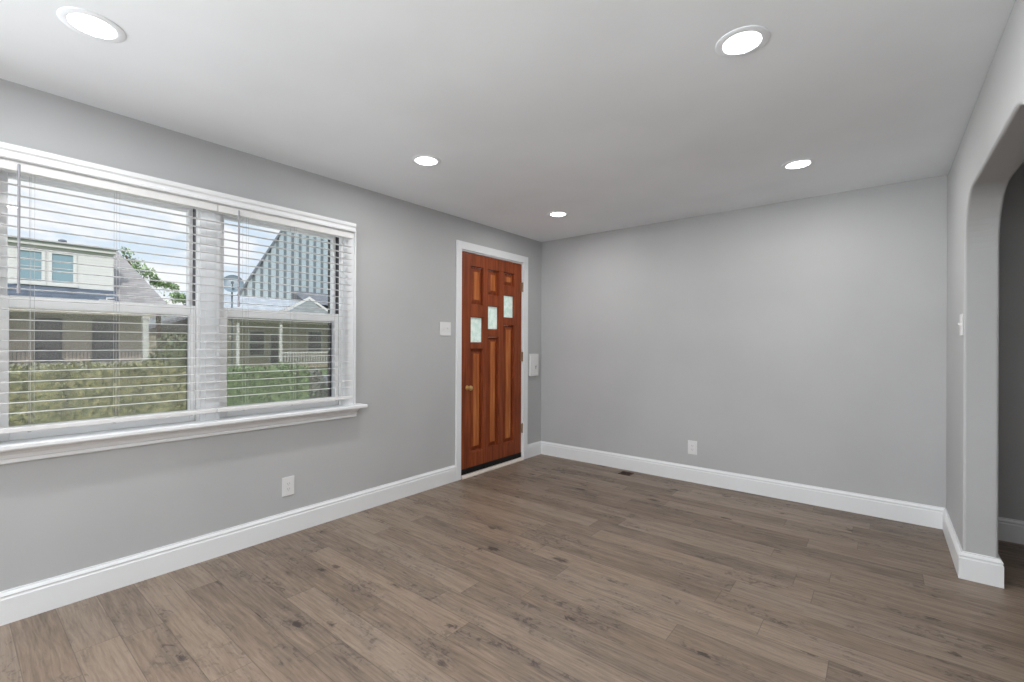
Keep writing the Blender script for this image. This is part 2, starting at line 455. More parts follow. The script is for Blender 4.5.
# wall behind the camera, its wide window added to let in light
mb = MB()
mb.box(0, 0.65, YN - .15, YN, 0, H); mb.box(2.85, XE + .1, YN - .15, YN, 0, H)
mb.box(0.65, 2.85, YN - .15, YN, 0, 0.8); mb.box(0.65, 2.85, YN - .15, YN, 2.1, H)
struct('wall_near', mb, M['wall'], 'grey painted wall behind the camera with an added wide window', 'wall')
mb = MB()
for a, b in ((0.65, 0.70), (1.725, 1.775), (2.80, 2.85)): mb.box(a, b, YN - .10, YN - .05, 0.8, 2.1)
mb.box(.70, 2.80, YN - .10, YN - .05, 0.8, 0.86); mb.box(.70, 2.80, YN - .10, YN - .05, 2.04, 2.1)
struct('added_window_3', mb, M['vinyl'], 'added white framed wide window, unseen, in the wall behind the camera', 'window')  # made-up window, added around the rear fill lamp
mb = MB()
for a, b in ((-7.45, -7.4), (-6.475, -6.425), (-5.5, -5.45)): mb.box(-.10, -.05, a, b, 0.8, 2.1)
mb.box(-.10, -.05, -7.4, -5.5, 0.8, 0.86); mb.box(-.10, -.05, -7.4, -5.5, 2.04, 2.1)
struct('added_window_4', mb, M['vinyl'], 'added white framed window, unseen, on the window wall behind the camera', 'window')  # made-up side window, added around the main fill lamp
struct('wall_side', MB().box(XE, XE + .1, YN, 0, 0, H), M['wall'], 'grey wall on the far side of the room beyond the arch', 'wall')
struct('wall_partition', MB().box(XR + WT, XE, -2.9, -2.8, 0, H), M['wall'], 'grey partition wall of the room beyond the arch', 'wall')

# baseboards: square face with a stepped ogee cap
BH = 0.147
def bprof(t=0.016, h=BH):      # (offset from wall, z)
    return [(0, 0), (t, 0), (t, h - .036), (t * .8, h - .030), (t * .8, h - .024), (t * .95, h - .020), (t * .7, h - .012), (t * .42, h - .006), (t * .4, h), (0, h)]
def base_y(mb, x_face, sgn, y0, y1, t=0.016):   # runs along y on a wall face x
    mb.prism([(x_face + sgn * a, b) for a, b in bprof(t)], 1, y0, y1)
def base_x(mb, y_face, sgn, x0, x1, t=0.016):
    mb.prism([(y_face + sgn * a, b) for a, b in bprof(t)], 0, x0, x1)
mb = MB(); base_y(mb, 0, 1, YN, DY0 - .060); base_y(mb, 0, 1, DY1 + .073, 0)
struct('baseboard_left', mb, M['trim'], 'tall white baseboard under the window and beside the door', 'baseboard')
mb = MB(); base_x(mb, 0, -1, 0, XR)
struct('baseboard_back', mb, M['trim'], 'tall white baseboard along the far wall', 'baseboard')
def sweep(mb, path, prof, side):
    b = bmesh.new(); rows = []
    for i, p in enumerate(path):
        p = Vector(p); ns = []
        for q0, q1 in ((i - 1, i), (i, i + 1)):
            if q0 >= 0 and q1 < len(path):
                d_ = (Vector(path[q1]) - Vector(path[q0])).normalized(); ns.append(Vector((d_.y, -d_.x)) * side)
        n_ = sum(ns, Vector((0, 0))); n_ = n_ / n_.length_squared * len(ns) if len(ns) == 1 else n_ / (n_.length_squared / 2)
        rows.append([b.verts.new((p.x + n_.x * t_, p.y + n_.y * t_, z_)) for t_, z_ in prof])
    k = len(prof)
    for r0, r1 in zip(rows, rows[1:]):
        for j in range(k): b.faces.new((r0[j], r0[(j + 1) % k], r1[(j + 1) % k], r1[j]))
    b.faces.new(rows[0]); b.faces.new(rows[-1][::-1])
    bmesh.ops.recalc_face_normals(b, faces=b.faces[:]); mb.add(b)
mb = MB()
sweep(mb, [(XR, -.001), (XR, AY1), (XR + WT, AY1), (XR + WT, -.001)], bprof(.018), 1)
sweep(mb, [(XR, YN), (XR, AY0), (XR + WT, AY0), (XR + WT, YN)], bprof(.018), -1)
struct('baseboard_right', mb, M['trim'], 'tall white baseboard wrapping the foot of the arch', 'baseboard')
mb = MB(); base_x(mb, 0, -1, XR + WT, XE)
struct('baseboard_beyond', mb, M['trim'], 'white baseboard in the room seen through the arch', 'baseboard')

# ------------------------------------------------------------------ windows
def sash(mb, xf, xb, y0, y1, z0, z1, st, rt, rb, sr=None):
    """stiles st, top rail rt, bottom rail rb"""
    mb.box(xb, xf, y0, y0 + st, z0, z1, .003, 1); sr = sr or st
    mb.box(xb, xf, y1 - sr, y1, z0, z1, .003, 1)
    mb.box(xb, xf - .001, y0 + st, y1 - sr, z0, z0 + rb, .003, 1); mb.box(xb, xf - .001, y0 + st, y1 - sr, z1 - rt, z1, .003, 1)
    return mb
def double_hung(name, y0, y1, label):
    t = tag(empty(name, (0, (y0 + y1) / 2, WZ0)), label, 'window', kind='structure')
    loc = t.location.copy()
    def part(nm, mb, m, par=t):
        o = mb.build(nm, m, par, loc=None); o.location = -loc; return o
    # frame: jamb liners each side, head, sill
    f = MB()
    L = 0.016
    for a, b in ((y0 - .002, y0 + L), (y1 - L, y1 + .002)):
        f.box(-0.034, 0.0, a, b, WZ0 + .002, WZ1 - .002)
        f.box(-0.150, -0.122, a, b, WZ0 + .002, WZ1 - .002)
    f.box(-0.150, 0.0, y0 + L, y1 - L, WZ1 - .03, WZ1 - .002)
    f.box(-0.150, -0.0, y0 + L, y1 - L, WZ0 + .002, WZ0 + .022)
    part('frame', f, M['vinyl'])
    part('outer_reveal', MB().box(-.203, -.151, y1 - .008, y1 + .001, WZ0 + .001, WZ1 - .001).box(-.203, -.151, y0 - .001, y0 + .008, WZ0 + .001, WZ1 - .001), M['reveal'])
    j = MB()
    for a, b in ((y0 - .002, y0 + L - .004), (y1 - L + .004, y1 + .002)): j.box(-0.122, -0.034, a, b, WZ0 + .002, WZ1 - .002)
    part('jamb_track', j, M['track'])
    a, b = y0 + L, y1 - L
    up = part('upper_sash', sash(MB(), -.078, -.118, a, b, 1.425, WZ1 - .03, .045, .042, .052, .024), M['vinyl'])
    lo = part('lower_sash', sash(MB(), -.034, -.074, a, b, WZ0 + .022, 1.478, .048, .056, .062, .028), M['vinyl'])
    g = MB().box(-.101, -.098, a + .043, b - .022, 1.475, WZ1 - .070).build('pane', M['glass'], up)
    g = MB().box(-.057, -.054, a + .046, b - .026, WZ0 + .082, 1.424).build('pane', M['glass'], lo)
    lk = MB().box(-.062, -.038, (y0 + y1) / 2 - .03, (y0 + y1) / 2 + .03, 1.4782, 1.484, .002, 1).tube([(-.05, (y0 + y1) / 2, 1.484), (-.05, (y0 + y1) / 2, 1.492), (-.05, (y0 + y1) / 2 + .03, 1.494)], .004)
    lk.build('sash_lock', M['vinyl'], lo)
    s = MB().box(-.1365, -.1355, a + .012, b - .012, WZ0 + .03, 1.44)
    sc = part('insect_screen', s, M['screen'])
    fr = MB(); sash(fr, -.131, -.141, a, b, WZ0 + .022, 1.452, .014, .014, .014)
    fr.build('screen_frame', M['track'], sc)
    return t
double_hung('window_1', *W1, 'white double hung window on the left facing the pale house with the dormer')
double_hung('window_2', *W2, 'white double hung window beside the mullion, nearer the front door')

# casing around both windows, one head, mullion board
CO = 0.088
cy0, cy1 = W1[0] - CO + .006, W2[1] + CO
mb = MB()
def casing_v(mb, y0, y1, z0, z1, inner):     # inner: +1 bead on the +y side
    mb.box(0, .016, y0, y1, z0, z1, .002, 1)
    if inner > 0: mb.box(.016, .022, y1 - .022, y1 - .004, z0, z1, .003, 2); mb.box(.016, .026, y0, y0 + .016, z0, z1, .003, 2)
    elif inner < 0: mb.box(.016, .022, y0 + .004, y0 + .022, z0, z1, .003, 2); mb.box(.016, .026, y1 - .016, y1, z0, z1, .003, 2)
casing_v(mb, cy0, W1[0] + .006, WZ0 + .022, 2.10, 1)
casing_v(mb, W2[1] - .006, cy1, WZ0 + .022, 2.10, -1)
mb.box(0, .018, W1[1] - .006, W2[0] + .006, WZ0 + .022, 2.10, .003, 2)
mb.box(.018, .022, W1[1] + .018, W2[0] - .018, WZ0 + .022, 2.10, .002, 1)
mb.box(0, .018, cy0, cy1, 2.10, 2.128, .003, 2)
struct('trim_1', mb, M['trim'], 'white casing boards around the twin windows', 'window casing')
# stool with horns, and moulded apron under it
mb = MB()
SX = 0.102
mb.prism([(-.033, .790), (SX - .004, .790), (SX, .794), (SX, .808), (SX - .006, .813), (-.033, .813)], 1, W1[0] + .001, W2[1] - .001)
mb.prism([(0.0, .790), (SX - .004, .790), (SX, .794), (SX, .808), (SX - .006, .813), (0.0, .813)], 1, cy0 - .05, W1[0] + .001)
mb.prism([(0.0, .790), (SX - .004, .790), (SX, .794), (SX, .808), (SX - .006, .813), (0.0, .813)], 1, W2[1] - .001, cy1 + .05)
ap = [(0, .718), (.014, .718), (.018, .723), (.018, .738), (.026, .742), (.028, .758), (.040, .772), (.055, .780), (.058, .790), (0, .790)]
mb.prism(ap, 1, cy0 - .01, cy1 + .012)
struct('trim_2', mb, M['trim'], 'white window stool and moulded apron below the twin windows', 'window sill')

# ------------------------------------------------------------------ blinds
BX = 0.054
def make_blind(y0, y1, wand_y, ladders):
    t = empty('window_blind', (BX, (y0 + y1) / 2, .87)); loc = t.location.copy()
    def part(nm, mb, m, smooth=False):
        o = mb.build(nm, m, t, smooth=smooth); o.location = -loc; return o
    part('headrail', MB().box(.028, .080, y0 + .0005, y1 - .0005, 2.022, 2.065, .002, 1), M['slat'])
    s = MB()
    z = 1.9655
    zs = []
    while z > .905:
        zs.append(z)
        # slightly crowned slat, tipped a touch
        prof = []
        n = 6; half = .0175; tk = .0012; tilt = R(1.5)
        for k in range(n + 1):
            u = -half + 2 * half * k / n; prof.append((u, .0018 * (1 - (u / half) ** 2)))
        lowr = [(u, v - tk) for u, v in prof][::-1]
        pr = [(BX + u * math.cos(tilt) - v * math.sin(tilt), z + u * math.sin(tilt) + v * math.cos(tilt)) for u, v in prof + lowr]
        s.prism(pr, 1, y0, y1); z -= .0463
    part('slats', s, M['slat'])
    part('bottom_rail', MB().box(BX - .026, BX + .026, y0, y1, .862, .884, .004, 2), M['slat'])
    for ly in ladders:
        for dx in (-.0262, .0262):
            part('ladder_cord', MB().tube([(BX + dx, ly, .884), (BX + dx, ly, 2.024)], .0007, 6), M['cord'])
        part('lift_cord', MB().tube([(BX + .0268, ly + .012, .884), (BX + .0268, ly + .012, 2.024)], .0006, 6), M['cord'])
        b = MB().lathe([(.0, 0), (.006, 0), (.007, .003), (.005, .006), (0, .006)], (BX, ly, .856), 2, 12)
        part('cord_button', b, M['cord'], True)
    w = MB().tube([(.092, wand_y, 2.05), (.094, wand_y, 2.02), (.0935, wand_y, 1.495)], .0048, 8)
    w.lathe([(0, 0), (.0065, .002), (.0065, .03), (.0045, .036), (0, .036)], (.0935, wand_y, 1.478), 2, 10)
    part('tilt_wand', w, M['wand'], True)
    return t
VY0, VY1 = cy0 - .012, W2[1] + .036
b1 = make_blind(VY0 + .006, -3.3435, -4.127, (-4.089, -3.792, -3.46))
tag(b1, 'white horizontal slat blind hanging over the window with the pale dormer house behind', 'blind', 'white blinds over the twin windows')
b2 = make_blind(-3.3415, VY1 - .004, -3.236, (-3.19, -2.90, -2.585))
tag(b2, 'white horizontal slat blind hanging over the window nearer the front door', 'blind', 'white blinds over the twin windows')
# one continuous moulded valance with returned ends across both headrails
va = MB()
vp = [(.084, 2.066), (.094, 2.066), (.100, 2.070), (.100, 2.082), (.096, 2.086), (.096, 2.098), (.104, 2.106), (.106, 2.118), (.106, 2.128), (.084, 2.128)]
va.prism(vp, 1, VY0, VY1)
va.box(.0185, .0845, VY1 - .010, VY1, 2.066, 2.128, .002, 1); va.box(.0185, .0845, VY0, VY0 + .010, 2.066, 2.128, .002, 1)
tag(va.build('blind_valance', M['trim']), 'long white moulded valance across the top of both window blinds', 'valance')

# ------------------------------------------------------------------ front door
mb = MB()
cw = 0.070
mb.box(0, .019, DY0 - .059, DY0 + .004, 0, DZ - .004, .003, 2)
mb.box(0, .019, DY1 - .004, DY1 + cw, 0, DZ - .004, .003, 2)
mb.box(0, .019, DY0 - .059, DY1 + cw, DZ - .004, DZ + .070, .003, 2)
# jambs and stop
mb.box(-.19, 0, DY0 - .002, DY0 + .012, 0, DZ - .004); mb.box(-.19, 0, DY1 - .012, DY1 + .002, 0, DZ - .004)
mb.box(-.19, 0, DY0 + .012, DY1 - .012, DZ - .016, DZ + .002)
struct('trim_3', mb, M['trim'], 'white casing and jamb around the wooden front door', 'door casing')
struct('trim_4', MB().prism([(-.19, 0), (.030, 0), (.030, .010), (.012, .024), (-.07, .026), (-.19, .026)], 1, DY0 + .0125, DY1 - .0125), M['threshold'], 'cream threshold strip under the wooden front door', 'threshold')

d = tag(empty('door_1', (-.03, DY0, 0.03)), 'reddish brown wooden front door with three small glass panes in a diagonal', 'door', kind='structure')
dl = d.location.copy()
def dpart(nm, mb, m, par=None, smooth=False):
    o = mb.build(nm, m, par or d, smooth=smooth)
    if par is None: o.location = -dl
    return o
LY0, LY1, LZ0, LZ1 = DY0 + .0145, DY1 - .0145, .036, DZ - .019
FX, BK = -.008, -.052
cols = [(-1.157, -.980), (-.908, -.742), (-.663, -.488)]
cells = [[('p', 1.645, 2.013), ('g', 1.277, 1.522), ('p', .212, 1.214)],
         [('p', 1.757, 2.011), ('g', 1.412, 1.645), ('p', .231, 1.333)],
         [('p', 1.876, 2.011), ('g', 1.542, 1.776), ('p', .243, 1.462)]]
TB, BB = 2.012, .222
mb = MB()
bvl = .003
mb.box(BK, FX, LY0, cols[0][0], LZ0, LZ1, bvl, 1); mb.box(BK, FX, cols[2][1], LY1, LZ0, LZ1, bvl, 1)
mb.box(BK, FX, cols[0][1], cols[1][0], BB, TB, bvl, 1); mb.box(BK, FX, cols[1][1], cols[2][0], BB, TB, bvl, 1)
mb.box(BK, FX, cols[0][0], cols[2][1], LZ0, BB, bvl, 1); mb.box(BK, FX, cols[0][0], cols[2][1], TB, LZ1, bvl, 1)
for (c0, c1), cl_ in zip(cols, cells):
    (_, a0, a1), (_, g0, g1), (_, b0, b1_) = cl_
    mb.box(BK, FX, c0, c1, g1, a0, bvl, 1); mb.box(BK, FX, c0, c1, b1_, g0, bvl, 1)
    # sticking: sloped moulding round every recess
    for k, z0, z1 in cl_:
        z0 = BB if z0 < .3 else z0; z1 = TB if z1 > 2 else z1; s_ = .0035 if k == 'p' else .003; xd = -.036
        fs = [((FX - .002, c0, z0), (FX - .002, c1, z0), (xd, c1 - s_, z0 + s_), (xd, c0 + s_, z0 + s_)),
              ((FX - .002, c0, z1), (FX - .002, c1, z1), (xd, c1 - s_, z1 - s_), (xd, c0 + s_, z1 - s_)),
              ((FX - .002, c0, z0), (FX - .002, c0, z1), (xd, c0 + s_, z1 - s_), (xd, c0 + s_, z0 + s_)),
              ((FX - .002, c1, z0), (FX - .002, c1, z1), (xd, c1 - s_, z1 - s_), (xd, c1 - s_, z0 + s_))]
        mb.poly(fs)
dpart('door_leaf', mb, M['door'])
for (c0, c1), cl_ in zip(cols, cells):
    for k, z0, z1 in cl_:
        z0 = BB if z0 < .3 else z0; z1 = TB if z1 > 2 else z1
        if k == 'g':
            o = dpart('glass_pane', MB().box(-.038, -.032, c0 + .004, c1 - .004, z0 + .004, z1 - .004), M['frosted'])
            o['label'] = 'frosted pale green glass pane'
        else:
            p = MB().box(-.046, -.036, c0 + .004, c1 - .004, z0 + .004, z1 - .004)
            e, e2 = .012, .048       # raised field with sloped margins
            if z1 - z0 < .2: e, e2 = .012, .042
            A = [(-.036, c0 + e, z0 + e), (-.036, c1 - e, z0 + e), (-.036, c1 - e, z1 - e), (-.036, c0 + e, z1 - e)]
            B = [(-.020, c0 + e2, z0 + e2), (-.020, c1 - e2, z0 + e2), (-.020, c1 - e2, z1 - e2), (-.020, c0 + e2, z1 - e2)]
            p.poly([B] + [(A[i], A[(i + 1) % 4], B[(i + 1) % 4], B[i]) for i in range(4)])
            po = dpart('raised_panel', p, M['door'])
            fo = MB().box(-.0205, -.0185, c0 + e2, c1 - e2, z0 + e2, z1 - e2, .0008, 1).build('panel_field', M['panel'], po)
            fo['label'] = 'lighter orange brown centre of the panel'
dpart('bottom_sweep', MB().box(-.050, -.003, LY0, LY1, .028, .080, .003, 1), M['black'])
kb = dpart('knob_plate', MB().lathe([(0, 0), (.022, 0), (.022, .003), (.016, .006), (0, .006)], (FX, -1.205, .845), 0, 24), M['brass'], None, True)
MB().lathe([(.008, .004), (.008, .026), (.018, .032), (.024, .044), (.022, .056), (.012, .062), (0, .063)], (FX, -1.205, .845), 0, 24).build('knob', M['brass'], kb, True)
for hz in (1.885, 1.125, .345):
    h = MB().box(FX - .002, -.003, LY1 - .020, LY1 + .0005, hz - .05, hz + .05, .001, 1)
    h.tube([(.003, LY1 + .006, hz - .052), (.003, LY1 + .006, hz + .052)], .0065, 10)
    dpart('hinge', h, M['hinge'])

# ------------------------------------------------------------------ wall fittings
def wbox(mb, face, u0, u1, z0, z1, d0, d1, bev=.0015):
    if face == 'L': mb.box(d0, d1, u0, u1, z0, z1, bev, 2)
    elif face == 'B': mb.box(u0, u1, -d1, -d0, z0, z1, bev, 2)
    else: mb.box(XR - d1, XR - d0, u0, u1, z0, z1, bev, 2)
    return mb
def fitting(name, face, u0, u1, z0, z1):
    uc, zc = (u0 + u1) / 2, (z0 + z1) / 2
    t = empty(name, {'L': (0, uc, zc), 'B': (uc, 0, zc), 'R': (XR, uc, zc)}[face])
    loc = t.location.copy()
    def part(nm, mb, m):
        o = mb.build(nm, m, t); o.location = -loc; return o
    return t, part
def outlet(face, u0, u1, z0, z1, label):
    t, part = fitting('wall_outlet', face, u0, u1, z0, z1); uc, zc = (u0 + u1) / 2, (z0 + z1) / 2
    part('cover_plate', wbox(MB(), face, u0, u1, z0, z1, 0, .006, .002), M['plastic'])
    rc = part('receptacle', wbox(MB(), face, uc - .0165, uc + .0165, zc - .034, zc + .034, .006, .0085, .001), M['plastic'])
    s = MB()
    for dz in (.017, -.017):
        wbox(s, face, uc - .008, uc - .0055, zc + dz - .004, zc + dz + .006, .0083, .0088, 0); wbox(s, face, uc + .0055, uc + .008, zc + dz - .004, zc + dz + .006, .0083, .0088, 0)
        wbox(s, face, uc - .002, uc + .002, zc + dz - .011, zc + dz - .007, .0083, .0088, 0)
    o = s.build('socket_slot', M['wand'], rc)
    return tag(t, label, 'outlet')
outlet('L', -2.937, -2.857, .254, .378, 'white wall outlet low on the wall below the window')
outlet('B', 1.668, 1.750, .255, .380, 'white wall outlet low on the plain far wall above the baseboard')
def switch(face, u0, u1, z0, z1, n, label):
    t, part = fitting('light_switch', face, u0, u1, z0, z1); zc = (z0 + z1) / 2
    part('cover_plate', wbox(MB(), face, u0, u1, z0, z1, 0, .006, .002), M['plastic'])
    for k in range(n):
        uc = (u0 + u1) / 2 + (k - (n - 1) / 2) * .046
        s = wbox(MB(), face, uc - .006, uc + .006, zc - .013, zc + .013, .006, .0075, .0005)
        wbox(s, face, uc - .004, uc + .004, zc + .000, zc + .011, .0075, .016, .001)
        part('toggle', s, M['plastic'])
    return tag(t, label, 'light switch')
switch('L', -1.560, -1.432, 1.336, 1.459, 2, 'white double toggle light switch on the wall between window and front door')
switch('R', -.815, -.740, 1.322, 1.440, 1, 'white light switch seen nearly edge on beside the arched opening')
# box with a little lever on the wall between the door and the corner
t, part = fitting('chime_box', 'L', -.240, -.088, .905, 1.152)
part('box_cover', wbox(MB(), 'L', -.240, -.088, .905, 1.152, 0, .028, .004), M['plastic'])
lv = wbox(wbox(MB(), 'L', -.155, -.130, 1.008, 1.020, .028, .032, .001), 'L', -.152, -.146, .985, 1.008, .028, .036, .001)
part('lever', lv, M['cord'])
tag(t, 'white plastic wall box with a small lever between the front door and the corner', 'wall box')
# floor register
g = empty('floor_register', (1.118, -.134, 0)); gl = g.location.copy()
m_ = MB()
x0, x1, y0, y1 = 1.058, 1.178, -.190, -.082
m_.box(x0, x1, y0, y0 + .012, 0, .005, .0015, 1); m_.box(x0, x1, y1 - .012, y1, 0, .005, .0015, 1)
m_.box(x0, x0 + .012, y0 + .012, y1 - .012, 0, .005, .0015, 1); m_.box(x1 - .012, x1, y0 + .012, y1 - .012, 0, .005, .0015, 1)
o = m_.build('register_frame', M['register'], g); o.location = -gl
lv = MB()
for k in range(8):
    xx = x0 + .018 + k * .012
    lv.prism([(xx, .0012), (xx + .003, .0012), (xx + .006, .004), (xx + .003, .004)], 1, y0 + .011, y1 - .011)
o = lv.build('louvers', M['register'], g); o.location = -gl
o = MB().box(x0 + .011, x1 - .011, y0 + .011, y1 - .011, .0002, .001).build('duct_opening', M['black'], g); o.location = -gl
tag(g, 'small brown floor register in the planks near the far wall baseboard', 'floor vent')

# ------------------------------------------------------------------ recessed lights
def downlight(x, y):
    t = empty('recessed_light', (x, y, H))
    ring = MB().lathe([(.0945, 0), (.0945, -.0022), (.091, -.0034), (.076, -.0046), (.070, -.0048), (.068, -.0042), (.0672, 0)], (0, 0, 0), 2, 48)
    ring.build('trim_ring', M['ceiling'], t, True)
    MB().lathe([(0, -.0022), (.05, -.0022), (.0671, -.002), (.0671, -.0006), (0, -.0006)], (0, 0, 0), 2, 48).build('lens', M['lens'], t, True)
    l = bpy.data.lights.new('lamp_light', 'AREA'); l.shape = 'DISK'; l.size = .126; l.energy = LAMP_W; l.color = (1, .99, .975)
    lo = bpy.data.objects.new('lamp_light', l); C.objects.link(lo); lo.parent = t; lo.location = (0, 0, -.0035)
    return t
LX, LYs = (.782, 2.637), (-.850, -2.390, -3.990)
def dl(x, y, label): tag(downlight(x, y), label, 'ceiling light', 'round recessed ceiling lights')
dl(LX[0], LYs[2], 'round white recessed ceiling light nearest above the twin window')
dl(LX[0], LYs[1], 'round recessed ceiling light, middle one of the row along the window wall')
dl(LX[0], LYs[0], 'round recessed ceiling light nearest the front door')
dl(LX[1], LYs[1], 'large looking round recessed ceiling light in front of the arched wall')
dl(LX[1], LYs[0], 'round recessed ceiling light nearest the plain far wall and the arch corner')
dl(5.2, -1.3, 'added unseen ceiling light brightening the room beyond the arch')  # unseen lamp added to lift the dark far room
dl(LX[1], LYs[2], 'round recessed ceiling light over the near end of the room on the arch side')

# ------------------------------------------------------------------ outside
GZ = -0.35
struct('lawn', MB().box(-80, -.22, -40, 45, GZ - .3, GZ), M['lawn'], 'lawn outside the windows', 'lawn')
struct('street', MB().box(-19, -13, -40, 45, GZ, GZ + .02), M['asphalt'], 'grey street beyond the hedge', 'street')
struct('bounce_slab', MB().box(-4.7, -.21, -12, 6, GZ, GZ + .03), M['concrete'], 'added pale concrete slab, unseen, bouncing sun up through the windows', 'bounce_slab')  # hidden below the sill, added to reflect sun onto the ceiling
struct('path', MB().box(-12.6, -4.7, .55, 2.2, GZ, GZ + .04), M['concrete'], 'pale concrete path beside the hedge end', 'path')

def leaf_cloud(mb, blobs, n, size, rng, flat=.5):
    """n leaf cards scattered through ellipsoid / box shells"""
    b = mb.bm
    for _ in range(n):
        k = rng.choices(range(len(blobs)), weights=[q[-1] for q in blobs])[0]
        kind, c, r, _w = blobs[k]
        if kind == 'e':
            d = Vector((rng.gauss(0, 1), rng.gauss(0, 1), rng.gauss(0, 1))).normalized() * (rng.random() ** .25)
            p = Vector(c) + Vector((d.x * r[0], d.y * r[1], d.z * r[2]))
        else:
            u = [rng.uniform(-1, 1) for _ in range(3)]; f = rng.randrange(3); u[f] = math.copysign(1 - rng.random() ** 2 * .25, u[f])
            p = Vector(c) + Vector([a * q for a, q in zip(u, r)]) + Vector((rng.gauss(0, .03), rng.gauss(0, .03), rng.gauss(0, .03)))
        s = size * rng.uniform(.6, 1.3)
        m = Matrix.Rotation(rng.uniform(0, 6.3), 3, 'Z') @ Matrix.Rotation(rng.uniform(-1.2, 1.2), 3, 'X')
        q = [p + m @ Vector(v) for v in ((-s * .5, 0, 0), (0, -s, .1 * s), (s * .5, 0, 0), (0, s, .1 * s))]
        b.faces.new([b.verts.new(v) for v in q])
def blob_core(mb, blobs, k=.86):
    for kind, c, r, _w in blobs:
        t = bmesh.new()
        if kind == 'e': bmesh.ops.create_icosphere(t, subdivisions=2, radius=1)
        else: bmesh.ops.create_cube(t, size=2)
        for v in t.verts: v.co = Vector((c[0] + v.co.x * r[0] * k, c[1] + v.co.y * r[1] * k, c[2] + v.co.z * r[2] * k))
        mb.add(t)
def plant(name, blobs, n, size, leaf, label, cat, seed, trunks, group=None, core=.8):
    rng = random.Random(seed)
    c0 = Vector((trunks[0][0][0], trunks[0][0][1], GZ))
    t = empty(name, c0)
    f = MB(); blob_core(f, blobs, core); leaf_cloud(f, blobs, n, size, rng)
    o = f.build('foliage', leaf, t); o.location = -c0
    for p, q, r in trunks:
        o = MB().tube([p, q], r).build('stem' if cat != 'tree' else 'trunk', M['bark'], t); o.location = -c0
    return tag(t, label, cat, group)
def hedge_blobs(x, y0, y1, top, w, seed):
    rng = random.Random(seed); bl = []; yy = y0
    while yy < y1:
        L_ = min(rng.uniform(.5, .9), y1 - yy + .05)
        h = top + rng.uniform(-.05, .03)
        bl.append(('b', (x + rng.uniform(-.05, .05), yy + L_ / 2, (GZ + .08 + h) / 2), (w, L_ / 2 + .03, (h - GZ - .08) / 2), L_)); yy += L_
    return bl
HEDGE_CORE = .92
plant('hedge', hedge_blobs(-5.6, -7.2, -1.85, .93, .55, 3), 26000, .035, M['hedge'], 'long clipped olive green hedge outside the window with the dormer house', 'hedge', 5,
      [((-5.6, y, GZ), (-5.6, y + .05, .3), .03) for y in (-6.5, -5.5, -4.5, -3.5, -2.5)], core=HEDGE_CORE)
plant('hedge', hedge_blobs(-5.5, -1.5, -.25, .85, .5, 4), 9000, .035, M['hedge2'], 'bright green clipped hedge outside the window nearer the front door', 'hedge', 6,
      [((-5.5, y, GZ), (-5.5, y + .05, .3), .03) for y in (-1.3, -.8, -.3)], core=HEDGE_CORE)
plant('bush', [('e', (-5.5, .17, .40), (.32, .2, .38), 1), ('e', (-5.45, .22, .15), (.28, .2, .4), .7)], 3000, .04, M['greybush'], 'grey green round bush at the end of the bright hedge', 'bush', 7,
      [((-5.5, .17, GZ), (-5.5, .17, .3), .025)])
plant('bush', [('e', (-12, -.35, .55), (.75, .62, .98), 1), ('e', (-12.1, .1, .5), (.7, .55, 1.05), .8), ('e', (-12, -.75, .2), (.5, .4, .75), .4)], 5200, .07, M['bushleaf'], 'dull green tall bush in front of the pale house porch corner', 'bush', 8,
      [((-12, -.3, GZ), (-12, -.3, .6), .04)])
rng = random.Random(12)
tb = []
for k in range(26):      # ragged crown falling away along the roof
    f = k / 25
    tb.append(('e', (-38.5 + rng.uniform(-.5, .5), 3.4 + 4.4 * f + rng.uniform(-.35, .45), 7.75 - 3.6 * f + rng.uniform(-.5, .22)), (rng.uniform(.3, .6), rng.uniform(.2, .5), rng.uniform(.2, .42)), .4 + f))
tb.append(('e', (-38.5, 5.3, 4.0), (1.2, 1.4, 1.2), 3))
plant('tree', tb, 3400, .10, M['treeleaf'], 'leafy green tree rising behind the hip roof of the pale house', 'tree', 9,
      [((-38.5, 5.7, GZ), (-38.5, 5.6, 3.4), .16), ((-38.5, 5.6, 3.3), (-38.5, 3.7, 7.4), .06), ((-38.5, 5.6, 3.3), (-38.5, 7.4, 4.2), .06)], core=.25)

# --- pale house with dormer and porch
h = tag(empty('house', (-30, 0, GZ)), 'pale two storey house with a white dormer and tan brick porch seen through the blinds', 'house'); hl = h.location.copy()
def hp(nm, mb, m, par=None, base=None):
    o = mb.build(nm, m, par if par is not None else h)
    if par is None: o.location = -hl
    return o
hp('wall', MB().box(-36, -29, -14, 2.64, GZ, 3.0), M['tan_brick'])
hp('porch_floor', MB().box(-29, -27, -14, 2.7, GZ, .25), M['concrete'])
# hip roof
e0, e1, yl, yr = -26.8, -37, -14.4, 3.35
zr = 6.55
hp('hip_roof', MB().poly([((e0, yl, 3.15), (e0, yr, 3.15), (-31, 1.85, zr), (-31, -13, zr)), ((e0, yr, 3.15), (e1, yr, 3.15), (-32, 1.85, zr), (-31, 1.85, zr)),
      ((e1, yr, 3.15), (e1, yl, 3.15), (-32, -13, zr), (-32, 1.85, zr)), ((e1, yl, 3.15), (e0, yl, 3.15), (-31, -13, zr), (-32, -13, zr)),
      ((-31, -13, zr), (-31, 1.85, zr), (-32, 1.85, zr), (-32, -13, zr)), ((e0, yl, 3.15), (e0, yr, 3.15), (e1, yr, 3.15), (e1, yl, 3.15))]), M['shingle'])
dm = hp('dormer', MB().box(-31, -27.3, -12, 1.07, 3.2, 5.78), M['siding'])
MB().box(-31.2, -27.05, -12.2, 1.2, 5.91, 5.99).build('gutter', M['gutter'], dm)
MB().box(-31.1, -27.15, -12.1, 1.15, 5.72, 5.91).build('fascia', M['siding'], dm)
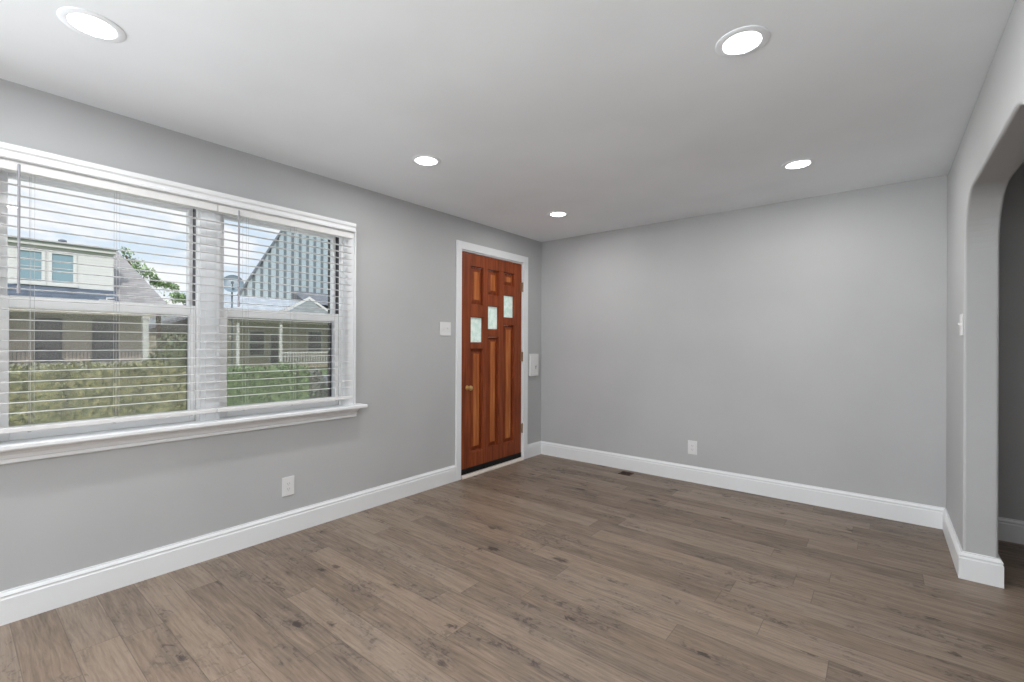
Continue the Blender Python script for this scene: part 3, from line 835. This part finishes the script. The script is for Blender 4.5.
for a, b in ((-2.2, -1.50), (-1.15, -.43), (-4.6, -3.9)):
    f = MB()
    f.box(-27.34, -27.24, a - .13, a, 3.98, 5.55); f.box(-27.34, -27.24, b, b + .13, 3.98, 5.55); f.box(-27.34, -27.24, a, b, 5.43, 5.55); f.box(-27.34, -27.22, a - .17, b + .17, 3.9, 4.07)
    f.box(-27.34, -27.27, a, b, 4.735, 4.765)
    f.build('window', M['siding'], dm)
    MB().box(-27.33, -27.29, a, b, 4.07, 5.43).build('pane', M['teal_pane'], dm)
hp('porch_roof', MB().prism([(-26.55, 3.22), (-27.3, 3.88), (-27.3, 3.2)], 1, -13, 1.16), M['blue_shingle'])
hp('porch_beam', MB().box(-27.1, -26.85, -14, 2.62, 2.62, 3.12).box(-26.9, -26.7, -14.2, 3.2, 3.0, 3.16), M['ext_beige'])
for yy in (2.3, -3.3, -8.6):
    hp('porch_column', MB().box(-27.12, -26.88, yy - .12, yy + .12, .25, 2.62, .01, 1).box(-27.16, -26.84, yy - .17, yy + .17, .25, .4).box(-27.16, -26.84, yy - .17, yy + .17, 2.5, 2.62), M['ext_white'])
for a, b in ((-1.45, -.70), (.63, 1.45), (-5.4, -4.6)):
    f = hp('porch_window', MB().box(-29.05, -28.93, a - .1, a, .45, 2.45).box(-29.05, -28.93, b, b + .1, .45, 2.45).box(-29.05, -28.93, a, b, 2.36, 2.45).box(-29.05, -28.91, a - .14, b + .14, .3, .45).box(-29.05, -28.95, a, b, 1.36, 1.42), M['iron'])
    MB().box(-29.04, -28.97, a, b, .45, 2.36).build('pane', M['dark_pane'], f)
rl = MB().box(-27.03, -26.97, -13.8, 2.2, .84, .90).box(-27.03, -26.97, -13.8, 2.2, .30, .34)
yy = -4.5
while yy < 2.2: rl.box(-27.012, -26.988, yy - .012, yy + .012, .34, .84); yy += .13
hp('railing', rl, M['iron'])
hp('roof_vent', MB().lathe([(.06, 0), (.06, .3), (.16, .32), (.16, .40), (.05, .46), (0, .46)], (-29, -.6, 5.98), 2, 12), M['gutter'])
# --- low house further off, only its roof shows past the bush
h2 = tag(empty('house', (-42, 9, GZ)), 'distant low grey roofed house past the porch corner', 'house'); h2l = h2.location.copy()
o = MB().box(-46, -40, 5.2, 15, GZ, 2.1).build('wall', M['ext_beige'], h2); o.location = -h2l
o = MB().prism([(4.9, 2.1), (15.3, 2.1), (10, 4.0)], 0, -46.3, -39.7).build('roof', M['shingle'], h2); o.location = -h2l
# --- house with the big ribbed roof
h3 = tag(empty('house', (-29, 12, GZ)), 'house with a steep gable of pale vertical siding seen through the window nearer the door', 'house'); h3l = h3.location.copy()
def h3p(nm, mb, m, par=None):
    o = mb.build(nm, m, par if par is not None else h3)
    if par is None: o.location = -h3l
    return o
h3p('wall', MB().box(-30, -26.5, 6.6, 20, GZ, 3.9), M['tan_brick2'])
gz = [(-.1, 4.1), (2.85, 9.35), (4.4, 10.5), (6.0, 9.35), (8.3, 4.1)]
GM = Matrix.Translation((-30, 7.86, 0)) @ Matrix.Rotation(R(-25), 4, 'Z')      # stands at an angle to the street
def turned(mb): bmesh.ops.transform(mb.bm, matrix=GM, verts=mb.bm.verts[:]); return mb
gw = h3p('gable_wall', turned(MB().prism(gz, 0, -.5, 0)), M['rib_base'])
rb = MB(); yy = 0.05
def gtop(y):
    for (a_, b_), (c_, d_) in zip(gz, gz[1:]):
        if a_ <= y <= c_: return b_ + (d_ - b_) * (y - a_) / (c_ - a_)
    return 4.1
while yy < 7.9:
    w_ = .29
    rb.prism([(yy, 4.1), (yy + w_, 4.1), (yy + w_, max(gtop(yy + w_), 4.15)), (yy, max(gtop(yy), 4.12))], 0, -.02, .07); yy += .467
turned(rb).build('siding_board', M['rib'], gw)
rfm = MB()
for (a_, b_), (c_, d_) in zip(gz, gz[1:]):
    v_ = Vector((c_ - a_, d_ - b_)).normalized(); n_ = Vector((-v_.y, v_.x)) * .12
    rfm.prism([(a_, b_), (c_, d_), (c_ + n_.x, d_ + n_.y), (a_ + n_.x, b_ + n_.y)], 0, -8.5, .2)
h3p('gambrel_roof', turned(rfm), M['gutter'])
h3p('back_wall', turned(MB().prism(gz, 0, -8.3, -.6)), M['tan_brick2'])
h3p('upper_porch_roof', MB().prism([(-25.2, 3.75), (-27.2, 4.72), (-27.2, 3.75)], 1, 10.1, 20), M['dark_shingle'])
h3p('porch_roof', MB().prism([(-23.6, 2.72), (-26.5, 4.05), (-26.5, 2.72)], 1, 5.0, 20), M['pale_shingle'])
h3p('porch_beam', MB().box(-24.2, -23.9, 5.1, 20, 2.42, 2.74), M['ext_beige'])
gb = h3p('porch_gable', MB().prism([(7.9, 2.9), (11.2, 2.9), (9.45, 3.85)], 0, -26, -23.75), M['pale_shingle'])
MB().poly([((-23.7, 7.75, 2.9), (-23.7, 9.45, 3.9), (-23.7, 9.45, 4.06), (-23.7, 7.5, 2.9)), ((-23.7, 11.15, 2.9), (-23.7, 9.45, 3.9), (-23.7, 9.45, 4.06), (-23.7, 11.4, 2.9))]).build('rake_trim', M['siding'], gb)
for yy in (5.64, 7.92, 11.6):
    h3p('porch_post', MB().box(-24.12, -23.98, yy - .08, yy + .08, GZ, 2.42, .01, 1), M['ext_white'])
for a, b, z0, z1 in ((7.2, 8.0, .55, 1.95), (8.4, 8.88, -.1, 1.8), (10.8, 11.7, .65, 2.0)):
    f = h3p('porch_window', MB().box(-26.55, -26.43, a - .09, a, z0, z1).box(-26.55, -26.43, b, b + .09, z0, z1).box(-26.55, -26.43, a - .09, b + .09, z1, z1 + .1).box(-26.55, -26.42, a - .1, b + .1, z0 - .09, z0).box(-26.55, -26.45, a, b, (z0 + z1) / 2 - .03, (z0 + z1) / 2 + .03), M['ext_white'])
    MB().box(-26.54, -26.47, a, b, z0, z1).build('pane', M['dark_pane'], f)
rl = MB().box(-24.03, -23.97, 7.9, 11.6, .66, .74).box(-24.03, -23.97, 7.9, 11.6, .02, .08)
yy = 8.0
while yy < 11.6: rl.box(-24.02, -23.98, yy - .02, yy + .02, .08, .66); yy += .16
h3p('railing', rl, M['ext_white'])
# satellite dish on a pole
sd = empty('satellite_dish', (-22.9, 4.95, GZ)); sl = sd.location.copy()
mb = MB(); prof = []
for k in range(9):
    r = .40 * k / 8; prof.append((r, r * r * .5))
prof += [(.41, .09), (.40, .06), (0, -.015)]
mb.lathe(prof, (0, 0, 0), 2, 28)
rot = Vector((.8, -.35, .35)).to_track_quat('Z', 'Y').to_matrix().to_4x4()
bmesh.ops.transform(mb.bm, matrix=Matrix.Translation((-22.8, 4.95, 4.25)) @ rot @ Matrix.Scale(1.2, 4), verts=mb.bm.verts[:])
o = mb.build('reflector', M['dish'], sd, True); o.location = -sl
o = MB().tube([(-22.9, 4.95, GZ), (-22.9, 4.95, 4.15), (-22.82, 4.95, 4.24)], .04).build('mast', M['dish'], sd); o.location = -sl
o = MB().tube([(-22.75, 4.93, 3.92), (-22.35, 4.78, 4.28)], .02).box(-22.41, -22.29, 4.72, 4.82, 4.23, 4.35).build('feed_arm', M['gutter'], sd); o.location = -sl
tag(sd, 'round satellite dish on a pole before the house with vertical siding', 'satellite dish')

bpy.context.view_layer.update()
